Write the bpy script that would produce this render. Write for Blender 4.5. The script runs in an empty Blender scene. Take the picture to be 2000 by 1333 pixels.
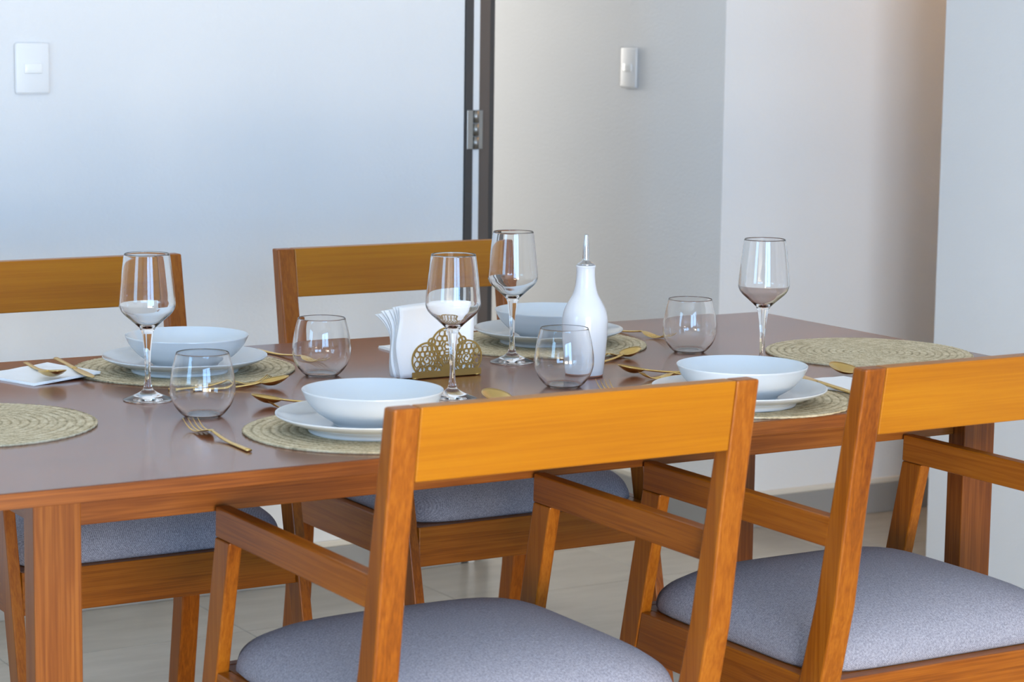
import bpy, bmesh, math, random
from mathutils import Vector, Matrix
from math import sin, cos, pi, radians, sqrt, atan2
random.seed(7)
S = bpy.context.scene
C = S.collection

# ------------------------------------------------------------------ camera
F_PX, PITCH, ROLL, YAW = 4632.0, 0.13829, -0.01278, 0.54017
cd = bpy.data.cameras.new('camera'); cam = bpy.data.objects.new('camera', cd); C.objects.link(cam)
cd.sensor_width = 36.0; cd.lens = F_PX / 2000 * 36.0; cd.clip_start = 0.05
fw = Vector((cos(PITCH) * sin(YAW), cos(PITCH) * cos(YAW), -sin(PITCH)))
rt = Vector((cos(YAW), -sin(YAW), 0)); dn = fw.cross(rt)
r2 = rt * cos(ROLL) + dn * sin(ROLL); d2 = -rt * sin(ROLL) + dn * cos(ROLL)
M = Matrix((r2, -d2, -fw)).transposed().to_4x4(); M.translation = Vector((-1.803, -3.171, 1.323))
cam.matrix_world = M
cd.dof.use_dof = True; cd.dof.focus_distance = 3.75; cd.dof.aperture_fstop = 9.0
S.camera = cam
S.cycles.max_bounces = 24; S.cycles.transmission_bounces = 24

# ------------------------------------------------------------------ world, daylight, exposure
w = bpy.data.worlds.new('world'); S.world = w; w.use_nodes = True
w.node_tree.nodes['Background'].inputs[0].default_value = (.62, .75, 1, 1)
w.node_tree.nodes['Background'].inputs[1].default_value = 0.35
S.view_settings.view_transform = 'Standard'; S.view_settings.look = 'None'
S.view_settings.gamma = 1.0; S.view_settings.use_curve_mapping = False
S.view_settings.exposure = 0.05
def area(name, loc, rot, sx, sy, power, col):
    l = bpy.data.lights.new(name, 'AREA'); l.shape = 'RECTANGLE'; l.size = sx; l.size_y = sy
    l.energy = power; l.color = col
    o = bpy.data.objects.new(name, l); C.objects.link(o); o.location = loc; o.rotation_euler = rot
    return o
# daylight in the two leaves of the glazed patio door behind the camera
# (blue sky fills the upper part of each leaf, the sunlit terrace the lower part)
for x in (-1.72, -0.60):
    area('patio_sky_daylight', (x, -4.46, 1.47), (radians(90), 0, 0), 1.0, 1.42, 68, (.34, .61, 1.0))
    area('patio_terrace_daylight', (x, -4.46, .40), (radians(90), 0, 0), 1.0, .70, 82, (1.0, .87, .68))
# daylight in the window of the room beyond the doorway
area('far_window_daylight', (1.30, 4.72, 1.45), (radians(-90), 0, 0), 0.75, 1.5, 54, (1.0, .965, .90))
# added bluish fill from an unseen left-wall opening, for back and right walls
area('side_blue_fill', (-4.36, -1.2, 1.6), (0, radians(-90), 0), 1.2, 1.6, 58, (.36, .66, 1.0))

# ------------------------------------------------------------------ helpers
def obj(name, bm, mat=None, parent=None, smooth=False, mesh=None):
    if mesh is None:
        mesh = bpy.data.meshes.new(name); bm.normal_update(); bm.to_mesh(mesh); bm.free()
        if mat: mesh.materials.append(mat)
        if smooth:
            for p in mesh.polygons: p.use_smooth = True
    o = bpy.data.objects.new(name, mesh); C.objects.link(o)
    if parent: o.parent = parent
    return o
def tag(o, label, cat, group=None):
    o['label'] = label; o['category'] = cat
    if group: o['group'] = group
    return o
def empty(name, loc=(0, 0, 0), rz=0):
    o = bpy.data.objects.new(name, None); C.objects.link(o); o.location = loc; o.rotation_euler = (0, 0, rz)
    o.empty_display_size = .05
    return o
def copy_tree(o, parent=None):
    c = o.copy(); C.objects.link(c)
    if parent: c.parent = parent
    for ch in list(o.children): copy_tree(ch, c)
    return c
def struct(o): o['kind'] = 'structure'; return o
def box(bm, x0, x1, y0, y1, z0, z1):
    v = [bm.verts.new((x, y, z)) for z in (z0, z1) for y in (y0, y1) for x in (x0, x1)]
    for f in ((0, 2, 3, 1), (4, 5, 7, 6), (0, 1, 5, 4), (2, 6, 7, 3), (0, 4, 6, 2), (1, 3, 7, 5)):
        bm.faces.new([v[i] for i in f])
    return bm
def B(*boxes, bev=0, seg=2):
    bm = bmesh.new()
    for b in boxes: box(bm, *b)
    if bev: bmesh.ops.bevel(bm, geom=bm.edges[:], offset=bev, segments=seg, profile=.5, affect='EDGES')
    return bm
def prism(poly, x0, x1, bev=0.002):
    """side profile polygon [(y,z)] extruded along x"""
    bm = bmesh.new()
    a = [bm.verts.new((x0, y, z)) for y, z in poly]; b = [bm.verts.new((x1, y, z)) for y, z in poly]
    bm.faces.new(a); bm.faces.new(b[::-1]); n = len(poly)
    for i in range(n): bm.faces.new((a[i], b[i], b[(i + 1) % n], a[(i + 1) % n]))
    bmesh.ops.recalc_face_normals(bm, faces=bm.faces[:])
    if bev: bmesh.ops.bevel(bm, geom=bm.edges[:], offset=bev, segments=2, profile=.5, affect='EDGES')
    return bm
def lathe(prof, n=64, bm=None, cx=0, cy=0):
    bm = bm or bmesh.new(); rings = []
    for r, z in prof:
        if r < 1e-6: rings.append([bm.verts.new((cx, cy, z))])
        else: rings.append([bm.verts.new((cx + r * cos(2 * pi * i / n), cy + r * sin(2 * pi * i / n), z)) for i in range(n)])
    for a, b in zip(rings, rings[1:]):
        for i in range(n):
            j = (i + 1) % n
            if len(a) == 1 and len(b) == 1: continue
            if len(a) == 1: bm.faces.new((a[0], b[j], b[i]))
            elif len(b) == 1: bm.faces.new((a[i], a[j], b[0]))
            else: bm.faces.new((a[i], a[j], b[j], b[i]))
    return bm
def spline(pts, k=6):
    """Catmull-Rom through the points"""
    P = [pts[0]] + list(pts) + [pts[-1]]; out = []
    for i in range(1, len(P) - 2):
        p0, p1, p2, p3 = P[i - 1:i + 3]
        for s in range(k):
            t = s / k
            out.append(tuple(.5 * (2 * b + (c - a) * t + (2 * a - 5 * b + 4 * c - d) * t * t + (3 * b - a - 3 * c + d) * t ** 3) for a, b, c, d in zip(p0, p1, p2, p3)))
    out.append(tuple(pts[-1])); return out
def loft(bm, secs, n=10, ex=2.6):
    """secs: (centre, half_u, half_v, u_dir, v_dir) superellipse sections"""
    rings = []
    for c, a, b, u, v in secs:
        r = []
        for i in range(n):
            t = 2 * pi * i / n; ct, st = cos(t), sin(t)
            k = (abs(ct) ** ex + abs(st) ** ex) ** (-1 / ex)
            r.append(bm.verts.new(Vector(c) + Vector(u) * (a * k * ct) + Vector(v) * (b * k * st)))
        rings.append(r)
    for a, b in zip(rings, rings[1:]):
        for i in range(n): bm.faces.new((a[i], a[(i + 1) % n], b[(i + 1) % n], b[i]))
    bm.faces.new(rings[0][::-1]); bm.faces.new(rings[-1])
    return bm

# ------------------------------------------------------------------ materials
def newmat(name):
    m = bpy.data.materials.new(name); m.use_nodes = True
    nt = m.node_tree; b = nt.nodes['Principled BSDF']
    return m, nt, b
def nd(nt, t, **kw):
    n = nt.nodes.new(t)
    for k, v in kw.items():
        if k.startswith('_'): setattr(n, k[1:], v)
        else: n.inputs[k.replace('__', ' ')].default_value = v
    return n
def ramp(nt, stops, fac):
    r = nt.nodes.new('ShaderNodeValToRGB'); e = r.color_ramp.elements
    while len(e) < len(stops): e.new(.5)
    for i, (p, c) in enumerate(stops): e[i].position = p; e[i].color = (*c, 1)
    nt.links.new(fac, r.inputs[0]); return r
def srgb(r, g, b):
    f = lambda c: (c / 255 / 12.92) if c / 255 <= .04045 else ((c / 255 + .055) / 1.055) ** 2.4
    return (f(r), f(g), f(b))
def plain(name, col, rough=.5, metal=0, spec=.5, coat=0):
    m, nt, b = newmat(name)
    b.inputs['Base Color'].default_value = (*col, 1); b.inputs['Roughness'].default_value = rough
    b.inputs['Metallic'].default_value = metal; b.inputs['Specular IOR Level'].default_value = spec
    b.inputs['Coat Weight'].default_value = coat
    return m, nt, b
def noisebump(nt, b, scale, strength, dist=.001, detail=3, coord='Object'):
    tc = nt.nodes.new('ShaderNodeTexCoord'); n = nd(nt, 'ShaderNodeTexNoise', Scale=scale, Detail=detail)
    nt.links.new(tc.outputs[coord], n.inputs['Vector'])
    bp = nd(nt, 'ShaderNodeBump', Strength=strength, Distance=dist)
    nt.links.new(n.outputs['Fac'], bp.inputs['Height']); nt.links.new(bp.outputs[0], b.inputs['Normal'])
    return n
def wood(name, axis, dark, mid, light, rough=.34, coat=.05, fig=1.0, spec=.22, crough=.22, fine=.5):
    m, nt, b = newmat(name); L = nt.links.new
    tc = nt.nodes.new('ShaderNodeTexCoord'); oi = nt.nodes.new('ShaderNodeObjectInfo')
    off = nd(nt, 'ShaderNodeVectorMath', _operation='SCALE'); off.inputs['Scale'].default_value = 3.7
    cmb = nt.nodes.new('ShaderNodeCombineXYZ')
    for i in range(3): L(oi.outputs['Random'], cmb.inputs[i])
    L(cmb.outputs[0], off.inputs[0])
    add = nd(nt, 'ShaderNodeVectorMath', _operation='ADD'); L(tc.outputs['Object'], add.inputs[0]); L(off.outputs[0], add.inputs[1])
    def mapped(along, across):
        mp = nt.nodes.new('ShaderNodeMapping'); sc = [across] * 3; sc[axis] = along
        mp.inputs['Scale'].default_value = sc; L(add.outputs[0], mp.inputs['Vector']); return mp
    m1 = mapped(.55, 15); n1 = nd(nt, 'ShaderNodeTexNoise', Scale=1.6, Detail=5, Roughness=.6, Distortion=.12 * fig); L(m1.outputs[0], n1.inputs['Vector'])
    m2 = mapped(2.2, 330); n2 = nd(nt, 'ShaderNodeTexNoise', Scale=1.5, Detail=3, Roughness=.65); L(m2.outputs[0], n2.inputs['Vector'])
    m3 = mapped(1.2, 11); n3 = nd(nt, 'ShaderNodeTexNoise', Scale=1.0, Detail=2); L(m3.outputs[0], n3.inputs['Vector'])
    # growth-ring figure: sine of a distorted field
    rg = nd(nt, 'ShaderNodeMath', _operation='MULTIPLY'); L(n1.outputs['Fac'], rg.inputs[0]); rg.inputs[1].default_value = 60
    sn = nd(nt, 'ShaderNodeMath', _operation='SINE'); L(rg.outputs[0], sn.inputs[0])
    a1 = nd(nt, 'ShaderNodeMath', _operation='MULTIPLY_ADD'); L(sn.outputs[0], a1.inputs[0]); a1.inputs[1].default_value = .07 * fig; a1.inputs[2].default_value = .5
    a2 = nd(nt, 'ShaderNodeMath', _operation='MULTIPLY_ADD'); L(n2.outputs['Fac'], a2.inputs[0]); a2.inputs[1].default_value = fine; 
    s2 = nd(nt, 'ShaderNodeMath', _operation='SUBTRACT'); L(a1.outputs[0], s2.inputs[0]); s2.inputs[1].default_value = fine / 2; L(s2.outputs[0], a2.inputs[2])
    a3 = nd(nt, 'ShaderNodeMath', _operation='MULTIPLY_ADD'); L(n3.outputs['Fac'], a3.inputs[0]); a3.inputs[1].default_value = .6
    s3 = nd(nt, 'ShaderNodeMath', _operation='SUBTRACT'); L(a2.outputs[0], s3.inputs[0]); s3.inputs[1].default_value = .3; L(s3.outputs[0], a3.inputs[2])
    r = ramp(nt, [(.22, dark), (.5, mid), (.78, light)], a3.outputs[0])
    L(r.outputs[0], b.inputs['Base Color'])
    b.inputs['Roughness'].default_value = rough; b.inputs['Coat Weight'].default_value = coat; b.inputs['Coat Roughness'].default_value = crough
    b.inputs['Specular IOR Level'].default_value = spec
    bp = nd(nt, 'ShaderNodeBump', Strength=.10, Distance=.0006); L(n2.outputs['Fac'], bp.inputs['Height']); L(bp.outputs[0], b.inputs['Normal'])
    return m
RED = (srgb(104, 49, 8), srgb(142, 76, 14), srgb(166, 97, 24))
HON = (srgb(138, 74, 6), srgb(164, 99, 8), srgb(180, 117, 14))
TAB = (srgb(88, 42, 12), srgb(124, 66, 20), srgb(154, 92, 34))
W_LEG = wood('chair_wood_upright', 2, *RED); W_ARM = wood('chair_wood_lengthwise', 1, *RED)
W_RAIL = wood('chair_wood_crosswise', 0, *RED); W_BACK = wood('chair_back_honey_wood', 0, *HON, fig=.45, fine=.32)
T_TOP = wood('table_top_veneer', 0, srgb(92, 46, 24), srgb(116, 62, 34), srgb(138, 80, 48), rough=.26, coat=.35, fig=.7, spec=.4, crough=.10)
T_X = wood('table_wood_lengthwise', 0, *TAB); T_Y = wood('table_wood_crosswise', 1, *TAB); T_Z = wood('table_wood_upright', 2, *TAB)

m, nt, b = plain('wall_paint', srgb(226, 227, 228), .62, spec=.25); WALL = m
tc = nt.nodes.new('ShaderNodeTexCoord'); n = nd(nt, 'ShaderNodeTexNoise', Scale=150, Detail=4, Roughness=.7); nt.links.new(tc.outputs['Object'], n.inputs['Vector'])
bp = nd(nt, 'ShaderNodeBump', Strength=.55, Distance=.0022); nt.links.new(n.outputs['Fac'], bp.inputs['Height']); nt.links.new(bp.outputs[0], b.inputs['Normal'])
CEIL = plain('ceiling_paint', srgb(235, 235, 233), .8)[0]
m, nt, b = plain('porcelain_tile', srgb(190, 186, 176), .28); TILE = m
tc = nt.nodes.new('ShaderNodeTexCoord'); mp = nt.nodes.new('ShaderNodeMapping'); mp.inputs['Scale'].default_value = (2.2, 9, 1)
oi = nt.nodes.new('ShaderNodeObjectInfo'); ad = nd(nt, 'ShaderNodeVectorMath', _operation='ADD')
nt.links.new(tc.outputs['Object'], ad.inputs[0]); nt.links.new(oi.outputs['Random'], ad.inputs[1]); nt.links.new(ad.outputs[0], mp.inputs['Vector'])
n = nd(nt, 'ShaderNodeTexNoise', Scale=2.2, Detail=6, Roughness=.6); nt.links.new(mp.outputs[0], n.inputs['Vector'])
r = ramp(nt, [(.3, srgb(156, 150, 138)), (.7, srgb(176, 170, 158))], n.outputs['Fac']); nt.links.new(r.outputs[0], b.inputs['Base Color'])
GROUT = plain('grout', srgb(140, 137, 130), .9)[0]
BASE = plain('baseboard_tile', srgb(150, 149, 147), .35)[0]
CAPS = plain('baseboard_cap_plaster', srgb(214, 208, 196), .7)[0]
SWITCH = plain('switch_plastic', srgb(230, 231, 232), .4)[0]
SWBTN = plain('switch_button_plastic', srgb(238, 239, 238), .22)[0]
BROWN = plain('door_bronze_paint', srgb(92, 80, 72), .42)[0]
DARKF = plain('door_frame_dark', srgb(62, 58, 56), .45)[0]
STEEL = plain('brushed_steel', srgb(150, 148, 144), .32, metal=1)[0]
CHROME = plain('pourer_steel', srgb(190, 190, 192), .16, metal=1)[0]
CERAM = plain('white_porcelain', srgb(208, 212, 215), .12, spec=.55)[0]
GLAZE = plain('white_bottle_glaze', srgb(218, 219, 223), .13, spec=.6)[0]
CLAY = plain('raw_clay_foot', srgb(160, 104, 80), .8)[0]
GOLD = plain('brushed_gold', srgb(218, 186, 118), .30, metal=1)[0]
BRASS = plain('antique_gold_metal', srgb(190, 160, 98), .40, metal=1)[0]
PAPER, nt, b = plain('paper_napkin', srgb(240, 240, 241), .9, spec=.1); noisebump(nt, b, 500, .25, .0004)
LAMPG, nt, b = plain('lamp_diffuser', (1, .9, .75), .5)
m, nt, b = newmat('clear_glass'); GLASS = m
b.inputs['Base Color'].default_value = (1, 1, 1, 1); b.inputs['Roughness'].default_value = 0
b.inputs['Transmission Weight'].default_value = 1; b.inputs['IOR'].default_value = 1.42
# seat fabric: fine basket weave
m, nt, b = plain('blue_grey_upholstery', srgb(150, 150, 164), .92, spec=.15); FABRIC = m; L = nt.links.new
tc = nt.nodes.new('ShaderNodeTexCoord'); sp = nt.nodes.new('ShaderNodeSeparateXYZ'); L(tc.outputs['Object'], sp.inputs[0])
def sinus(o, k):
    a = nd(nt, 'ShaderNodeMath', _operation='MULTIPLY'); L(o, a.inputs[0]); a.inputs[1].default_value = k
    s_ = nd(nt, 'ShaderNodeMath', _operation='SINE'); L(a.outputs[0], s_.inputs[0]); return s_
sx_ = sinus(sp.outputs[0], 2 * pi / .0034); yz = nd(nt, 'ShaderNodeMath', _operation='ADD'); L(sp.outputs[1], yz.inputs[0]); L(sp.outputs[2], yz.inputs[1])
sy_ = sinus(yz.outputs[0], 2 * pi / .0034)
mu = nd(nt, 'ShaderNodeMath', _operation='MULTIPLY'); L(sx_.outputs[0], mu.inputs[0]); L(sy_.outputs[0], mu.inputs[1])
nz = nd(nt, 'ShaderNodeTexNoise', Scale=420, Detail=3); L(tc.outputs['Object'], nz.inputs['Vector'])
mx = nd(nt, 'ShaderNodeMath', _operation='MULTIPLY_ADD'); L(mu.outputs[0], mx.inputs[0]); mx.inputs[1].default_value = .16; L(nz.outputs['Fac'], mx.inputs[2])
r = ramp(nt, [(.2, srgb(108, 107, 116)), (.5, srgb(142, 140, 149)), (.85, srgb(174, 172, 180))], mx.outputs[0]); L(r.outputs[0], b.inputs['Base Color'])
bp = nd(nt, 'ShaderNodeBump', Strength=.5, Distance=.0008); L(mx.outputs[0], bp.inputs['Height']); L(bp.outputs[0], b.inputs['Normal'])
# woven palm fibre
m, nt, b = plain('woven_palm_fibre', srgb(190, 176, 140), .85, spec=.2); PALM = m; L = nt.links.new
tc = nt.nodes.new('ShaderNodeTexCoord'); sp = nt.nodes.new('ShaderNodeSeparateXYZ'); L(tc.outputs['Object'], sp.inputs[0])
at = nd(nt, 'ShaderNodeMath', _operation='ARCTAN2'); L(sp.outputs[1], at.inputs[0]); L(sp.outputs[0], at.inputs[1])
ln = nd(nt, 'ShaderNodeVectorMath', _operation='LENGTH'); cb = nt.nodes.new('ShaderNodeCombineXYZ'); L(sp.outputs[0], cb.inputs[0]); L(sp.outputs[1], cb.inputs[1]); L(cb.outputs[0], ln.inputs[0])
rr = nd(nt, 'ShaderNodeMath', _operation='MULTIPLY'); L(ln.outputs['Value'], rr.inputs[0]); rr.inputs[1].default_value = 68
aa = nd(nt, 'ShaderNodeMath', _operation='MULTIPLY'); L(at.outputs[0], aa.inputs[0]); aa.inputs[1].default_value = 5
pc = nt.nodes.new('ShaderNodeCombineXYZ'); L(rr.outputs[0], pc.inputs[0]); L(aa.outputs[0], pc.inputs[1])
oi = nt.nodes.new('ShaderNodeObjectInfo'); L(oi.outputs['Random'], pc.inputs[2])
n1 = nd(nt, 'ShaderNodeTexNoise', Scale=1.3, Detail=6, Roughness=.75); L(pc.outputs[0], n1.inputs['Vector'])
n2 = nd(nt, 'ShaderNodeTexNoise', Scale=300, Detail=2); L(tc.outputs['Object'], n2.inputs['Vector'])
mx = nd(nt, 'ShaderNodeMath', _operation='MULTIPLY_ADD'); L(n2.outputs['Fac'], mx.inputs[0]); mx.inputs[1].default_value = .35; L(n1.outputs['Fac'], mx.inputs[2])
sg_ = nd(nt, 'ShaderNodeMath', _operation='MULTIPLY_ADD'); L(ln.outputs['Value'], sg_.inputs[0]); sg_.inputs[1].default_value = 14 / .176
th_ = nd(nt, 'ShaderNodeMath', _operation='MULTIPLY'); L(at.outputs[0], th_.inputs[0]); th_.inputs[1].default_value = -1 / (2 * pi); L(th_.outputs[0], sg_.inputs[2])
fr = nd(nt, 'ShaderNodeMath', _operation='PINGPONG'); L(sg_.outputs[0], fr.inputs[0]); fr.inputs[1].default_value = .5
sm = nd(nt, 'ShaderNodeMapRange'); L(fr.outputs[0], sm.inputs['Value']); sm.inputs['From Max'].default_value = .22
gm = nd(nt, 'ShaderNodeMath', _operation='MULTIPLY_ADD'); L(sm.outputs[0], gm.inputs[0]); gm.inputs[1].default_value = .20; L(mx.outputs[0], gm.inputs[2])
r = ramp(nt, [(.55, srgb(130, 118, 92)), (.82, srgb(194, 178, 146)), (1.0, srgb(220, 207, 178))], gm.outputs[0]); L(r.outputs[0], b.inputs['Base Color'])

# ------------------------------------------------------------------ room shell
YB = 1.69          # back wall plane
XC = 1.724         # doorway right side / side wall of the room beyond
XR, YR = 2.005, 1.19   # right wall face and its end
H = 2.6
def wall(name, *bxs, mat=None, bev=0): return struct(obj(name, B(*bxs, bev=bev), mat or WALL))
wall('wall_back_left', (-4.3, .972, YB, YB + .14, 0, H))
wall('wall_back_right', (XC, 3.7, YB, YB + .14, 0, H), (XC, XC + .14, YB + .14, 4.8, 0, H))
wall('wall_doorway_lintel', (.972, XC, YB, YB + .14, 2.12, H))
wall('wall_right', (XR, XR + .16, -4.4, YR, 0, H))
wall('wall_passage_end', (3.7, 3.84, YR, YB + .14, 0, H))
wall('wall_passage_front', (XR + .16, 3.7, YR - .14, YR, 0, H))
wall('wall_left', (-4.44, -4.3, -4.4, -1.8, 0, H), (-4.44, -4.3, -.6, YB + .14, 0, H), (-4.44, -4.3, -1.8, -.6, 0, .8), (-4.44, -4.3, -1.8, -.6, 2.4, H))
wall('wall_front', (-4.44, -2.28, -4.54, -4.4, 0, H), (-.04, XR + .16, -4.54, -4.4, 0, H), (-2.28, -.04, -4.54, -4.4, 2.24, H))
wall('wall_far_room_left', (-.6, -.46, YB + .14, 4.8, 0, H))
wall('wall_far_room_end', (-.6, .9, 4.66, 4.8, 0, H), (1.7, XC, 4.66, 4.8, 0, H), (.9, 1.7, 4.66, 4.8, 0, .7), (.9, 1.7, 4.66, 4.8, 2.2, H))
struct(obj('ceiling', B((-4.44, 3.84, -4.54, 4.8, H, H + .1)), CEIL))
# floor with single tiles
fl = struct(obj('floor', B((-4.44, 3.84, -4.54, 4.8, -.06, -.0012)), GROUT))
TS, G = .532, .0022
tile_bm = B((G / 2, TS - G / 2, G / 2, TS - G / 2, -.008, 0), bev=.0008, seg=1)
tile_mesh = bpy.data.meshes.new('tile'); tile_bm.to_mesh(tile_mesh); tile_bm.free(); tile_mesh.materials.append(TILE)
regions = [(-4.3, XR, -4.4, YB), (XR, 3.7, YR, YB), (.972, XC, YB, YB + .14), (-.46, XC, YB + .14, 4.66)]
i0 = -12
for i in range(-11, 6):
    for j in range(-12, 8):
        x0, y0 = .79 + (i - 1) * TS + TS, 1.357 + (j - 1) * TS
        for (a, c_, d, e) in regions:
            xa, xb, ya, yb = max(x0, a), min(x0 + TS, c_), max(y0, d), min(y0 + TS, e)
            if xb - xa < .01 or yb - ya < .01: continue
            if xb - xa > TS - 1e-4 and yb - ya > TS - 1e-4:
                o = obj('tile', None, parent=fl, mesh=tile_mesh)
            else:
                g = G / 2
                o = obj('tile', B((g, xb - xa - g, g, yb - ya - g, -.008, 0), bev=.0008, seg=1), TILE, fl)
            o.location = (xa, ya, 0)
# baseboards: grey tile with a plaster cap
def baseboard(name, bx, cap):
    o = struct(obj(name, B(bx, bev=.002), BASE)); obj('cap_strip', B(cap, bev=.003), CAPS, o)
baseboard('baseboard_back_left', (-4.3, .972, YB - .010, YB, 0, .079), (-4.3, .972, YB - .008, YB, .079, .094))
baseboard('baseboard_back_right', (XC - .01, 3.7, YB - .010, YB, 0, .079), (XC - .008, 3.7, YB - .008, YB, .079, .094))
baseboard('baseboard_doorway', (XC - .010, XC, YB, 4.66, 0, .079), (XC - .008, XC, YB, 4.66, .079, .094))
# patio door frame behind the camera (the daylight comes through it)
wd = struct(obj('window_1', B((-2.28, -2.24, -4.5, -4.42, 0, 2.24), (-.08, -.04, -4.5, -4.42, 0, 2.24), (-2.24, -.08, -4.5, -4.42, 2.18, 2.24), (-2.24, -.08, -4.5, -4.42, 0, .04)), DARKF))
obj('mullion', B((-1.195, -1.125, -4.5, -4.42, .04, 2.18)), DARKF, wd)
struct(obj('added_side_window', B((-4.40, -4.34, -1.8, -1.76, .8, 2.4), (-4.40, -4.34, -.64, -.6, .8, 2.4), (-4.40, -4.34, -1.76, -.64, 2.36, 2.4), (-4.40, -4.34, -1.76, -.64, .8, .84)), DARKF))  # unseen frame added around the bluish side fill
struct(obj('window_3', B((.9, .94, 4.67, 4.73, .7, 2.2), (1.66, 1.7, 4.67, 4.73, .7, 2.2), (.94, 1.66, 4.67, 4.73, 2.16, 2.2), (.94, 1.66, 4.67, 4.73, .7, .74)), DARKF))
# door standing open into the room beyond: frame on the wall end, leaf seen edge-on, hinges between
dr = struct(empty('door_1', (.972, YB, 0)))
obj('door_frame', B((.002, .023, -.004, .15, 0, 2.1), bev=.001, seg=1), DARKF, dr)
obj('jamb_strip', B((.0235, .041, -.002, .15, 0, 2.1), bev=.001, seg=1), WALL, dr)
leaf = obj('door_leaf', B((.042, .072, .003, .72, .012, 2.08), bev=.0015), BROWN, dr)
obj('edge_strip', B((.0722, .088, .009, .72, .012, 2.08), bev=.0015), DARKF, leaf)
for z in (.30, 1.045, 1.80):
    hg = obj('hinge', B((.006, .0225, -.0065, -.0045, z - .046, z + .046), (.036, .050, -.004, .002, z - .046, z + .046), bev=.001), STEEL, dr)
    bm = bmesh.new()
    for k in range(3):
        z0 = z - .046 + k * .031
        lathe([(0, z0), (.0075, z0), (.0075, z0 + .0295), (0, z0 + .0295)], 16, bm, .0305, -.004)
    obj('hinge_knuckle', bm, STEEL, hg, True)
# light switches
def switch(loc, rz, label):
    t = empty('light_switch', loc, rz)
    bm = B((-.0385, .0385, -.009, 0, -.0545, .0545), bev=.006, seg=3)
    obj('cover_plate', bm, SWITCH, t, True)
    obj('rocker_button', B((-.0195, .0195, -.0125, -.0085, -.0105, .0105), bev=.0015), SWBTN, t, True)
    tag(t, label, 'light switch', 'wall light switches')
switch((-.083, YB, 1.190), 0, 'white light switch on the pale back wall at left')
switch((XC, 2.115, 1.178), radians(-90), 'white light switch on the side wall beyond the dark door frame')
# unseen passage lamp with fixture, added to warm the recess (out of frame)
lp = empty('added_warm_lamp', (3.1, 1.44, H))
obj('lamp_base', lathe([(0, 0), (.09, 0), (.09, -.02), (.05, -.03), (0, -.03)], 32), SWITCH, lp, True)
obj('lamp_globe', lathe([(.05, -.028), (.085, -.05), (.095, -.085), (.07, -.125), (0, -.14)], 32), LAMPG, lp, True)
tag(lp, 'round white unseen ceiling lamp added to warm the passage behind the right wall', 'lamp')
pl = bpy.data.lights.new('recess_warm_fill', 'POINT'); pl.energy = 14; pl.color = (1, .54, .18); pl.shadow_soft_size = .1
po = bpy.data.objects.new('recess_warm_fill', pl); C.objects.link(po); po.location = (3.1, 1.44, H - .2)

# ------------------------------------------------------------------ table
TZ = .75
t = empty('dining_table', (0, 0, 0))
obj('table_top', B((-.96, .96, -.506, .506, TZ - .0195, TZ), bev=.002), T_TOP, t)
for (x0, x1, y0, y1, a) in ((-.963, .963, -.5085, -.5062, 0), (-.963, .963, .5062, .5085, 0), (-.9625, -.9602, -.506, .506, 1), (.9602, .9625, -.506, .506, 1)):
    obj('edge_band', B((x0, x1, y0, y1, TZ - .0195, TZ - .0004), bev=.0008, seg=1), (T_X, T_Y)[a], t)
for sx in (-1, 1):
    for sy in (-1, 1):
        xs = sorted((sx * .807, sx * .743)); ys = sorted((sy * .337, sy * .299))
        obj('leg', B((*xs, *ys, 0, TZ - .0197), bev=.002), T_Z, t)
for sy in (-1, 1):
    ys = sorted((sy * .311, sy * .290)); obj('apron', B((-.7428, .7428, *ys, .657, TZ - .0197), bev=.0015), T_X, t)
for sx in (-1, 1):
    xs = sorted((sx * .785, sx * .763)); obj('apron', B((*xs, -.2988, .2988, .657, TZ - .0197), bev=.0015), T_Y, t)
tag(t, 'long reddish brown wooden dining table laid for a meal', 'table')

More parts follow.
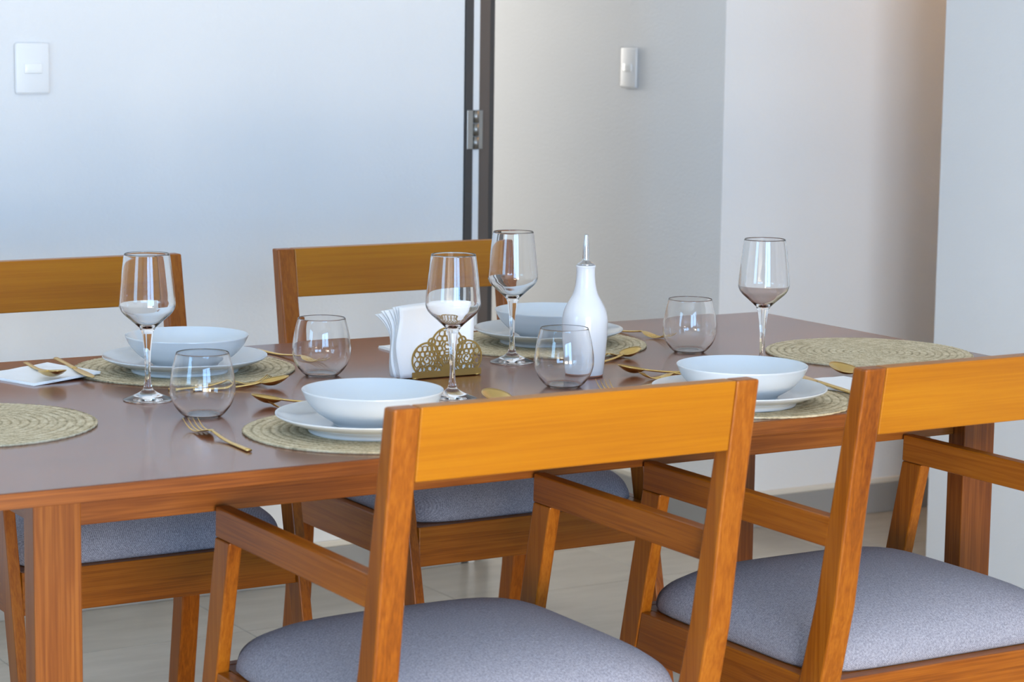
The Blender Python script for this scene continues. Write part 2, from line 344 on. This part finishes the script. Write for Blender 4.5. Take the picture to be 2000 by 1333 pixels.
# ------------------------------------------------------------------ chairs (local +Y is forward)
HW = .258
REAR = [(-.270, .872), (-.240, .68), (-.222, .545), (-.196, .43), (-.214, .22), (-.250, 0)]
FRONT = [(-.205, 0), (-.168, .22), (-.149, .43), (-.180, .545), (-.206, .68), (-.2435, .872)]
def rear_y(z, prof):
    p = sorted(prof, key=lambda q: q[1])
    for (ya, za), (yb, zb) in zip(p, p[1:]):
        if za <= z <= zb: return ya + (yb - ya) * (z - za) / (zb - za)
def fl_y(z): return .236 + .225 * (.621 - z)      # front edge of the front leg
def make_chair():
    c = empty('dining_chair')
    for s in (-1, 1):
        xs = sorted((s * HW, s * (HW - .035)))
        obj('rear_leg', prism(REAR + FRONT, *xs, bev=.003), W_LEG, c)
        xs = sorted((s * HW, s * (HW - .0195)))
        obj('front_leg', prism([(fl_y(.6235), .6235), (fl_y(.6235) - .046, .6235), (fl_y(0) - .040, 0), (fl_y(0), 0)], *xs, bev=.0022), W_LEG, c)
        ra = lambda z: rear_y(z, FRONT) - .004
        xs = sorted((s * HW, s * (HW - .0205)))
        obj('arm', prism([(fl_y(.666) + .008, .666), (ra(.666), .666), (ra(.624), .624), (fl_y(.624), .624)], *xs, bev=.0025), W_ARM, c)
        xs = sorted((s * (HW - .0015), s * (HW - .022)))
        obj('seat_rail', prism([(fl_y(.437) - .044, .437), (rear_y(.437, FRONT) - .002, .437), (rear_y(.367, FRONT) - .002, .367), (fl_y(.367) - .044, .367)], *xs, bev=.002), W_ARM, c)
    yr = .285
    obj('seat_rail', B((-HW + .0198, HW - .0198, yr - .022, yr - .002, .367, .437), bev=.002), W_RAIL, c)
    obj('seat_rail', B((-HW + .0353, HW - .0353, -.195, -.173, .367, .437), bev=.002), W_RAIL, c)
    obj('seat_board', B((-HW + .0225, HW - .0225, -.1725, yr - .0225, .418, .4368)), W_RAIL, c)
    # backrest board follows the rake of the posts
    z0, z1 = .7815, .872
    obj('backrest', prism([(rear_y(z1, REAR) + .0005, z1), (rear_y(z1, FRONT) - .0005, z1), (rear_y(z0, FRONT) - .004, z0), (rear_y(z0, REAR) + .0005, z0)], -HW + .0352, HW - .0352, bev=.002), W_BACK, c)
    # upholstered seat: rounded rectangle, domed
    bm = bmesh.new(); N, K = 56, 14; rings = []
    cx0, cy0, ax, ay = 0, .046, .2405, .222
    prof = [(.985, .4372)] + [(cos(a) ** (2 / 2.9), .441 + .078 * sin(a) ** (2 / 2.25)) for a in [pi / 2 * k / 22 for k in range(22)]]
    for f, z in prof:
        r = []
        for i in range(N):
            a = 2 * pi * i / N; ct, st = cos(a), sin(a)
            ex = 3.2 + 4.5 * f ** 3
            k = (abs(ct) ** ex + abs(st) ** ex) ** (-1 / ex)
            r.append(bm.verts.new((cx0 + ax * f * k * ct, cy0 + ay * f * k * st, z)))
        rings.append(r)
    for a, b_ in zip(rings, rings[1:]):
        for i in range(N): bm.faces.new((a[i], a[(i + 1) % N], b_[(i + 1) % N], b_[i]))
    cv = bm.verts.new((cx0, cy0, .519))
    for i in range(N): bm.faces.new((rings[-1][i], rings[-1][(i + 1) % N], cv))
    bm.faces.new(rings[0][::-1])
    so = obj('seat', bm, FABRIC, c, True); so['label'] = 'blue grey woven upholstered seat'
    return c
ch = make_chair()
for i, (x, y, rz, lab) in enumerate([
    (-.291, -.552, 0, 'honey brown wooden armchair in the foreground at left, its back to the viewer'),
    (.396, -.550, 0, 'honey brown wooden armchair in the foreground at right, its back cut by the frame'),
    (-.348, .630, pi, 'wooden armchair across the table at left, behind the leftmost wine glass'),
    (.363, .630, pi, 'wooden armchair across the table behind the gold napkin holder')]):
    o = ch if i == 0 else copy_tree(ch)
    o.location = (x, y, 0); o.rotation_euler = (0, 0, rz)
    tag(o, lab, 'chair', 'wooden armchairs around the dining table')

# ------------------------------------------------------------------ placemats
def mat_mesh():
    bm = bmesh.new(); NT, RN, SUB = 240, 14, 5; R = .176; rings = []
    for k in range(RN * SUB + 1):
        f = k / (RN * SUB); r = []
        for i in range(NT):
            a = 2 * pi * i / NT
            ph = f * RN - i / NT                         # spiral phase
            h = .0023 + .0011 * abs(sin(pi * ph)) ** .6 + .0004 * sin(a * (20 + 110 * f) + 9 * ph)
            rad = R * f * (1 + (.004 * sin(63 * a) + .004 * sin(7 * a + 1)) * f ** 6)
            r.append(bm.verts.new((rad * cos(a), rad * sin(a), h)) if k else None)
        if k == 0: rings.append([bm.verts.new((0, 0, .003))])
        else: rings.append(r)
    low = [bm.verts.new((v.co.x * .994, v.co.y * .994, 0)) for v in rings[-1]]
    for i in range(NT):
        j = (i + 1) % NT
        bm.faces.new((rings[0][0], rings[1][i], rings[1][j]))
        for a, b_ in zip(rings[1:], rings[2:]): bm.faces.new((a[i], b_[i], b_[j], a[j]))
        bm.faces.new((rings[-1][i], low[i], low[j], rings[-1][j]))
    bm.faces.new(low[::-1])
    me = bpy.data.meshes.new('placemat'); bm.to_mesh(me); bm.free(); me.materials.append(PALM)
    for p in me.polygons: p.use_smooth = True
    return me
MM = mat_mesh(); MT = TZ + .0038
for k, (x, y, lab) in enumerate([
    (.787, -.039, 'bare round woven placemat at the far right end of the table'),
    (-.795, -.040, 'bare round woven placemat at the left end of the table, cut by the frame'),
    (-.319, -.325, 'round woven placemat under the plate nearest the front chair back'),
    (-.329, .303, 'round woven placemat under the far left plate beside the spoon and knife'),
    (.344, .296, 'round woven placemat under the far plate behind the white bottle'),
    (.298, -.335, 'round woven placemat under the right plate between the two front chair backs')]):
    o = obj('placemat', None, mesh=MM); o.location = (x, y, TZ); o.rotation_euler = (0, 0, k * 1.3)
    tag(o, lab, 'placemat', 'round woven placemats')

# ------------------------------------------------------------------ plates and bowls
pp = spline([(0, .0045), (.05, .0045), (.074, .0045), (.078, .0), (.084, .0), (.086, .006), (.105, .0125), (.122, .0190), (.1288, .0232), (.1292, .0245), (.1282, .0252), (.118, .0205), (.098, .0135), (.080, .0105), (.05, .0095), (0, .0095)], 5)
PM = bpy.data.meshes.new('dinner_plate'); bm = lathe(pp, 96); bm.to_mesh(PM); bm.free(); PM.materials.append(CERAM)
bp_ = spline([(0, .003), (.045, .003), (.0475, 0), (.053, 0), (.056, .004), (.074, .0155), (.088, .0300), (.0955, .0435), (.0968, .0470), (.0958, .0480), (.0935, .0445), (.084, .0295), (.066, .0135), (.048, .0075), (0, .0065)], 5)
BM_ = bpy.data.meshes.new('soup_bowl'); bm = lathe(bp_, 96); bm.to_mesh(BM_); bm.free(); BM_.materials.append(CERAM)
for me in (PM, BM_):
    for p in me.polygons: p.use_smooth = True
for (x, y, wh) in [(-.340, .272, 'far left, behind the leftmost wine glass'), (-.328, -.338, 'front left, above the front chair back'),
                   (.264, -.378, 'right, between the two front chair backs'), (.352, .300, 'far side, behind the white bottle')]:
    o = obj('dinner_plate', None, mesh=PM); o.location = (x, y, MT); tag(o, 'white dinner plate at ' + wh, 'plate', 'white dinner plates')
    o = obj('soup_bowl', None, mesh=BM_); o.location = (x + .002, y - .003, MT + .0097); tag(o, 'white shallow soup bowl at ' + wh, 'bowl', 'white soup bowls')

# ------------------------------------------------------------------ glassware
inner = spline([(0, .1075), (.006, .1085), (.014, .1135), (.024, .1215), (.0345, .1305), (.0392, .1390), (.0396, .1460), (.0384, .160), (.0362, .182), (.0334, .205), (.0319, .2150)], 5)
outer = spline([(.0324, .2162), (.0332, .2150), (.0347, .205), (.0375, .182), (.0397, .160), (.0410, .146), (.0406, .1380), (.0358, .1290), (.0255, .1195), (.0155, .1105), (.0105, .1045), (.0085, .0990)], 5)
stem = spline([(.0085, .0990), (.0072, .090), (.0052, .075), (.0042, .060), (.0040, .045), (.0046, .030), (.0062, .0195), (.0085, .0150)], 5)
foot = spline([(.0085, .0150), (.013, .0115), (.022, .0070), (.031, .0036), (.0360, .0018), (.0363, .0006), (.0355, 0)], 5) + [(.030, .0005), (0, .0015)]
def mk(name, prof, n=64):
    bm = lathe(prof, n); me = bpy.data.meshes.new(name); bm.to_mesh(me); bm.free(); me.materials.append(GLASS)
    for p in me.polygons: p.use_smooth = True
    return me
GB, GS, GF = mk('bowl', (inner + outer)[::-1]), mk('stem', stem[::-1], 48), mk('foot', foot[::-1])
for (x, y, lab) in [(-.492, .053, 'stemmed wine glass, leftmost, standing behind the front stemless tumbler'),
                    (-.085, -.135, 'stemmed wine glass directly before the gold napkin holder'),
                    (.185, .144, 'stemmed wine glass between the napkin holder and the white bottle'),
                    (.491, -.130, 'stemmed wine glass, rightmost, behind the right soup bowl')]:
    t = empty('wine_glass', (x, y, TZ), random.random() * 6)
    for nme, me in (('bowl', GB), ('stem', GS), ('foot', GF)): obj(nme, None, parent=t, mesh=me)
    tag(t, lab, 'wine glass', 'wine glasses')
so_ = spline([(0, .0008), (.018, .0008), (.0225, 0), (.0262, .0012), (.033, .0072), (.0405, .0175), (.0452, .030), (.0463, .0415), (.0452, .055), (.0422, .072), (.0386, .0865), (.0374, .0910)], 5)
si_ = spline([(.0370, .0918), (.0365, .0910), (.0376, .0860), (.0411, .072), (.0440, .055), (.0450, .0415), (.0440, .030), (.0395, .0182), (.0318, .0085), (.0255, .0034), (.018, .0026), (0, .0024)], 5)
SG = mk('tumbler', so_ + si_)
for (x, y, lab) in [(-.478, -.115, 'clear stemless tumbler nearest the front, behind the lone gold fork'),
                    (-.159, .153, 'clear stemless tumbler between the far left plate and the napkin holder'),
                    (.124, -.114, 'clear stemless tumbler in front of the white bottle'),
                    (.518, .111, 'clear stemless tumbler farthest right on the bare table')]:
    o = obj('tumbler', None, mesh=SG); o.location = (x, y, TZ); tag(o, lab, 'tumbler', 'stemless glass tumblers')

# ------------------------------------------------------------------ oil bottle
t = empty('oil_bottle', (.213, -.033, TZ))
k = .0363 / 125
bprof = [(.0270, .0), (.0292, .0012), (.0303, .006), (.0322, .022), (.0342, .042), (.0358, .062), (.0364, .080), (.0358, .094), (.0325, .107), (.0265, .119), (.0205, .130), (.0170, .142), (.0152, .155), (.0146, .165), (.0150, .172), (.0157, .1755), (.0150, .1768)]
bd = obj('bottle_body', lathe([(0, 0.0003)] + spline(bprof, 5) + [(.010, .1768), (.0095, .160), (0, .160)], 72), GLAZE, t, True)
obj('unglazed_foot', lathe([(.0245, 0), (.0273, 0), (.0298, .0012), (.0302, .0034), (.0297, .0034), (.0245, .0010)], 64), CLAY, bd, True)
pr = obj('pourer', lathe(spline([(.0125, .1769), (.0128, .1795), (.0085, .1825), (.0056, .1850), (.0052, .190), (.0050, .200), (.0046, .210), (.0036, .219), (.0030, .2255)], 4) + [(.0020, .2255), (.0020, .20), (0, .20)], 40), CHROME, t, True)
obj('pourer_collar', lathe([(.009, .1767), (.0132, .1769), (.0138, .1782), (.0130, .1796), (.0095, .1806)], 48), CHROME, pr, True)
tag(t, 'white ceramic oil bottle with steel pourer spout', 'bottle')

# ------------------------------------------------------------------ napkin holder
NX, NY = .008, .047
t = empty('napkin_holder', (NX, NY, TZ))
def strip(bm, pts, wd, th, closed=False):
    """flat bar of width wd in the x-z plane and thickness th along y"""
    n = len(pts); L_, R_ = [], []
    for i, (x, z) in enumerate(pts):
        a = pts[(i - 1) % n] if closed or i else pts[i]; b_ = pts[(i + 1) % n] if closed or i < n - 1 else pts[i]
        dx, dz = b_[0] - a[0], b_[1] - a[1]; l = sqrt(dx * dx + dz * dz) or 1; nx, nz = -dz / l * wd / 2, dx / l * wd / 2
        L_.append((x + nx, z + nz)); R_.append((x - nx, z - nz))
    V = [[bm.verts.new((p[0], y, p[1])) for p in side] for side in (L_, R_) for y in (-th / 2, th / 2)]
    for i in range(n if closed else n - 1):
        j = (i + 1) % n
        for a, b_ in ((0, 1), (1, 3), (3, 2), (2, 0)): bm.faces.new((V[a][i], V[a][j], V[b_][j], V[b_][i]))
    if not closed:
        for i in (0, n - 1): bm.faces.new((V[0][i], V[1][i], V[3][i], V[2][i]))
def arc(cx, cz, r, a0, a1, n=18): return [(cx + r * cos(radians(a0 + (a1 - a0) * i / n)), cz + r * sin(radians(a0 + (a1 - a0) * i / n))) for i in range(n + 1)]
def spiral(bm, cx, cz, r0, r1, sg, turns):
    strip(bm, [(cx + sg * cos(2 * pi * turns * i / 40) * (r0 + (r1 - r0) * i / 40), cz + sin(2 * pi * turns * i / 40) * (r0 + (r1 - r0) * i / 40)) for i in range(41)], .0017, .0014)
def fan_panel():
    bm = bmesh.new(); th = .0014; wd = .0016
    # scalloped rim: three large lobes and two small ones between
    strip(bm, arc(-.0355, .0275, .0265, 255, 60), .0026, th)
    strip(bm, arc(.0355, .0275, .0265, -75, 120), .0026, th)
    strip(bm, arc(0, .0475, .0285, 200, -20), .0026, th)
    for s in (-1, 1):
        strip(bm, arc(s * .0275, .0545, .0062, 0, 360, 16)[:-1], .0026, th, True)
        strip(bm, [(s * .004, .010), (s * .0145, .030), (s * .0235, .0520)], .0030, th)     # divider ribs
        strip(bm, [(s * .007, .010), (s * .022, .028), (s * .030, .050)], .0014, th)
        cx, cz = s * .0355, .0265
        spiral(bm, cx, cz, .0015, .0125, s, 2.1)
        for q in range(3): strip(bm, arc(s * (.018 + .013 * q), .009, .0075, 0, 180, 12), wd, th)
    spiral(bm, 0, .0475, .0015, .0125, 1, 2.1)
    for ang in range(20, 161, 14):
        a = radians(ang); strip(bm, [(cos(a) * .008, .008 + sin(a) * .008), (cos(a) * .022, .008 + sin(a) * .022)], .0018, th)
    strip(bm, arc(0, .008, .0225, 8, 172, 18), wd, th)
    # lace of interlocking rings filling the lobes
    def inside(x, z, m):
        return any((x - c_) ** 2 + (z - d_) ** 2 < (r_ - m) ** 2 for c_, d_, r_ in ((-.0355, .0275, .0265), (.0355, .0275, .0265), (0, .0475, .0285)))
    st = .0088
    for j in range(-1, 11):
        for i in range(-8, 9):
            x, z = (i + .5 * (j % 2)) * st, .006 + j * st * .866
            if not inside(x, z, .0048) or min((x - c_) ** 2 + (z - d_) ** 2 for c_, d_ in ((-.0355, .0265), (.0355, .0265), (0, .0475))) < .0085 ** 2: continue
            strip(bm, arc(x, z, .0053, 0, 360, 14)[:-1], .0013, th, True)
    # solid half disc and bottom bar
    box(bm, -.0620, .0620, -th / 2, th / 2, 0, .0085)
    hd = arc(0, .008, .0105, 0, 180, 14); a = [bm.verts.new((x, -th / 2, z)) for x, z in hd]; b_ = [bm.verts.new((x, th / 2, z)) for x, z in hd]
    bm.faces.new(a); bm.faces.new(b_[::-1])
    for i in range(14): bm.faces.new((a[i], b_[i], b_[i + 1], a[i + 1]))
    bmesh.ops.recalc_face_normals(bm, faces=bm.faces[:])
    return bm
fp = obj('fan_panel', fan_panel(), BRASS, t); fp.location = (0, 0, .003)
o = fp.copy(); C.objects.link(o); o.location = (0, .051, .003)
obj('base_tray', B((-.062, .062, -.0007, .0517, .0015, .003), bev=.0004, seg=1), BRASS, t)
for x in (-.056, .056):
    bm = bmesh.new(); loft(bm, [((x, y, .0017), .004, .0016, (1, 0, 0), (0, 0, 1)) for y in (-.002, .058)], 12, 2); obj('foot_bar', bm, BRASS, t, True)
tag(t, 'antique gold filigree fan napkin holder holding white paper napkins', 'napkin holder')
NN = 8
for q in range(NN):
    bm = bmesh.new(); nu, nv, th = 18, 14, .0030; Wn, Hn = .134, .118 + .0015 * ((q * 7) % 3 - 1)
    y0 = .0020 + q * .0034; lean = -.002 + .0060 * q; gr = []
    for side in (0, 1):
        g_ = []
        for j in range(nv + 1):
            row = []
            for i in range(nu + 1):
                u, v = i / nu, j / nv
                yy = y0 + side * th + lean * v ** 2.6 + .004 * sin(pi * v) * (q / NN) * (1 - u)
                yy += (.010 * (q / NN)) * max(0, .35 - u) * v * 2
                xx = -.084 + Wn * u - .004 * sin(6.5 * v - 1.2 + .3 * q) * (1 - u) - (.004 * v ** 4) * (1 - u) + .004 * ((q * 5) % 4 - 1.5) / 4
                zz = .0034 + Hn * v - .0035 * v * (u - .5) ** 2 * 4 - abs(lean) * .42 * v ** 3 - .010 * v ** 4 * max(0, .5 - u) * (q / NN)
                if side and v > .97: yy -= th * .4; zz -= .0005
                row.append(bm.verts.new((xx, yy, zz)))
            g_.append(row)
        gr.append(g_)
    for s_ in (0, 1):
        for j in range(nv):
            for i in range(nu): bm.faces.new((gr[s_][j][i], gr[s_][j][i + 1], gr[s_][j + 1][i + 1], gr[s_][j + 1][i]))
    for j in range(nv):
        for i in (0, nu): bm.faces.new((gr[0][j][i], gr[1][j][i], gr[1][j + 1][i], gr[0][j + 1][i]))
    for i in range(nu):
        for j in (0, nv): bm.faces.new((gr[0][j][i], gr[1][j][i], gr[1][j][i + 1], gr[0][j][i + 1]))
    bmesh.ops.recalc_face_normals(bm, faces=bm.faces[:])
    o = obj('paper_napkin', bm, PAPER, None, True); o.location = (NX, NY, TZ)
    tag(o, 'white folded paper napkin standing upright in the gold fan holder', 'napkin', 'napkins standing in the holder')

# ------------------------------------------------------------------ flat napkins
def flat_napkin(x, y, wx, wy, rz, lab, dz=0, ry=0):
    bm = bmesh.new(); n = 10; T_, L_ = [], []
    for lay in range(2):
        T = [[bm.verts.new(((i / n - .5) * wx + .002 * lay, (j / n - .5) * wy + .002 * lay, .0012 * (lay + 1) + (.0012 * lay if (i in (0, n) or j in (0, n)) else 0) + .0003 * sin(i * 1.7 + j))) for i in range(n + 1)] for j in range(n + 1)]
        Lo = [[bm.verts.new((v.co.x, v.co.y, .0012 * lay if lay == 0 else .0013)) for v in row] for row in T]
        for j in range(n):
            for i in range(n):
                bm.faces.new((T[j][i], T[j][i + 1], T[j + 1][i + 1], T[j + 1][i])); bm.faces.new((Lo[j][i], Lo[j + 1][i], Lo[j + 1][i + 1], Lo[j][i + 1]))
        for k_ in range(n):
            for a, b_ in (((0, k_), (0, k_ + 1)), ((n, k_ + 1), (n, k_)), ((k_ + 1, 0), (k_, 0)), ((k_, n), (k_ + 1, n))):
                bm.faces.new((Lo[a[0]][a[1]], Lo[b_[0]][b_[1]], T[b_[0]][b_[1]], T[a[0]][a[1]]))
    bmesh.ops.recalc_face_normals(bm, faces=bm.faces[:])
    o = obj('paper_napkin', bm, PAPER); o.location = (x, y, TZ + dz); o.rotation_euler = (0, radians(ry), rz)
    tag(o, lab, 'napkin', 'napkins lying flat beside the plates')
flat_napkin(-.557, .330, .130, .130, radians(19), 'flat white paper napkin under the far left spoon and knife', .0026, -2.2)
flat_napkin(.520, -.325, .12, .15, radians(8), 'flat white paper napkin beside the right front plate under a knife', .0022, 2.0)
flat_napkin(.118, .320, .11, .13, 0, 'flat white paper napkin peeking out behind the napkin holder')

# ------------------------------------------------------------------ cutlery (local: handle end at y=0, tip towards +Y)
X_, Z_ = (1, 0, 0), (0, 0, 1)
def handle(bm, L0, zend=.0085):
    secs = []
    for k_ in range(15):
        f = k_ / 14; y = L0 * f
        z = .0022 + (zend - .0022) * max(0, (f - .45) / .55) ** 1.6
        secs.append(((0, y, z), .0040 - .0019 * f, .0019 - .0004 * f, X_, Z_))
    loft(bm, secs, 12, 3); return bm
def fork_parts(sc=1):
    h = handle(bmesh.new(), .125 * sc); hd = bmesh.new()
    ys = [.123, .130, .138, .146, .155]; zs = [.0083, .0086, .0070, .0048, .0030]; ws = [.0022, .0046, .0090, .0112, .0116]
    loft(hd, [((0, y * sc, z), w_ * sc, .0010, X_, Z_) for y, z, w_ in zip(ys, zs, ws)], 14, 3)
    for q in range(4):
        x = (-.0093 + q * .0062) * sc; path = [(.152, .0036), (.165, .0022), (.180, .0040), (.192, .0085), (.202, .0140)]
        loft(hd, [((x * (1 + .02 * k_), y * sc, z), .0020 - .00025 * k_, .0009, X_, Z_) for k_, (y, z) in enumerate(spline(path, 2))][:9], 8, 2.4)
    return h, hd
def spoon_parts(sc=1, W=.0205, LB=.066):
    h = handle(bmesh.new(), .135 * sc); bw = bmesh.new(); n, mm = 28, 9; c0 = (.135 * sc + LB / 2 - .004)
    top = []; bot = []
    for k_ in range(mm + 1):
        f = k_ / mm; rt_, rb_ = [], []
        for i in range(n):
            a = 2 * pi * i / n; egg = 1 - .10 * sin(a)
            x = W * f * cos(a) * egg; y = c0 + LB / 2 * f * sin(a)
            z = .0034 + .0088 * f * f + .0085 * (y - c0) / LB
            rt_.append(bw.verts.new((x, y, z + .0011))); rb_.append(bw.verts.new((x * 1.0, y, z)))
            if k_ == 0: break
        top.append(rt_); bot.append(rb_)
    for g_, fl_ in ((top, 0), (bot, 1)):
        for i in range(n):
            j = (i + 1) % n; bw.faces.new((g_[0][0], g_[1][i], g_[1][j]))
            for a, b_ in zip(g_[1:], g_[2:]): bw.faces.new((a[i], b_[i], b_[j], a[j]))
    for i in range(n): bw.faces.new((top[-1][i], bot[-1][i], bot[-1][(i + 1) % n], top[-1][(i + 1) % n]))
    bmesh.ops.recalc_face_normals(bw, faces=bw.faces[:])
    return h, bw
def knife_parts():
    h = bmesh.new(); loft(h, [((0, .115 * f, .0024), .0044 - .0010 * f, .0024 - .0003 * f, X_, Z_) for f in (0, .03, .3, .6, .9, 1)], 12, 3)
    bl = bmesh.new(); loft(bl, [((-.001 * f, .114 + .096 * f, .0024), w_, .0011 - .0004 * f, X_, Z_) for f, w_ in ((0, .0036), (.1, .0062), (.4, .0076), (.75, .0078), (.92, .0056), (1, .0016))], 12, 2.2)
    return h, bl
def meshes(parts, names):
    out = []
    for bm, nme in zip(parts, names):
        me = bpy.data.meshes.new(nme); bm.normal_update(); bm.to_mesh(me); bm.free(); me.materials.append(GOLD)
        for p in me.polygons: p.use_smooth = True
        out.append((nme, me))
    return out
FK = meshes(fork_parts(), ('handle', 'tines')); DF = meshes(fork_parts(.80), ('handle', 'tines'))
SP = meshes(spoon_parts(), ('handle', 'bowl')); DS = meshes(spoon_parts(.80, .0155, .046), ('handle', 'bowl'))
KN = meshes(knife_parts(), ('handle', 'blade'))
def cutlery(kind, parts, x, y, ang, lab, z=TZ, rx=0, ry=0):
    """x, y: handle end; ang: heading of the tip, degrees from +Y clockwise"""
    t = empty(kind, (x, y, z)); t.rotation_euler = (radians(rx), radians(ry), radians(-ang))
    for nme, me in parts: obj(nme, None, parent=t, mesh=me)
    tag(t, lab, kind.split('_')[-1], 'gold ' + ('dessert cutlery' if 'dessert' in kind else 'cutlery beside the plates'))
NZ = TZ + .0029
# far left place (faces the viewer)
cutlery('soup_spoon', SP, -.546, .430, 185, 'gold soup spoon lying on the far left flat napkin', NZ + .0032)
cutlery('table_knife', KN, -.491, .442, 185, 'gold knife lying on the far left flat napkin', NZ + .0046)
cutlery('dinner_fork', FK, -.137, .440, 172, 'gold fork behind the tumbler beside the far left plate')
cutlery('dessert_spoon', DS, -.402, .098, 99, 'gold dessert spoon seen through the front tumbler, below the far left plate')
cutlery('dessert_fork', DF, -.432, .118, 94, 'gold dessert fork behind the dessert spoon below the far left plate')
# front left place
cutlery('dinner_fork', FK, -.533, -.392, 1, 'lone gold fork lying in front of the nearest tumbler')
cutlery('soup_spoon', SP, -.070, -.362, 8, 'gold soup spoon whose bowl shows above the front chair back')
cutlery('dessert_spoon', DS, -.235, -.104, -74, 'gold dessert spoon with its bowl left of the front left plate')
cutlery('dessert_fork', DF, -.215, -.128, -88, 'gold dessert fork half under the front left plate rim')
# right front place
cutlery('dinner_fork', FK, .115, -.345, 16, 'gold fork whose tines show just above the front chair back rail')
cutlery('soup_spoon', SP, .570, -.375, 8, 'gold soup spoon partly behind the right front chair back')
cutlery('table_knife', KN, .452, -.412, 11, 'gold knife on the napkin beside the right front plate', NZ + .0044)
cutlery('dessert_spoon', DS, .408, -.092, -76, 'gold dessert spoon with its bowl left of the right front plate')
cutlery('dessert_fork', DF, .425, -.125, -88, 'gold dessert fork at the rim of the right front plate')
# far right place
cutlery('dinner_fork', FK, .541, .440, 172, 'gold fork between the far right plate and the rightmost tumbler')
cutlery('dessert_spoon', DS, .268, .052, 70, 'gold dessert spoon right of the white bottle')
cutlery('dessert_fork', DF, .250, .085, 78, 'gold dessert fork behind the dessert spoon right of the white bottle')
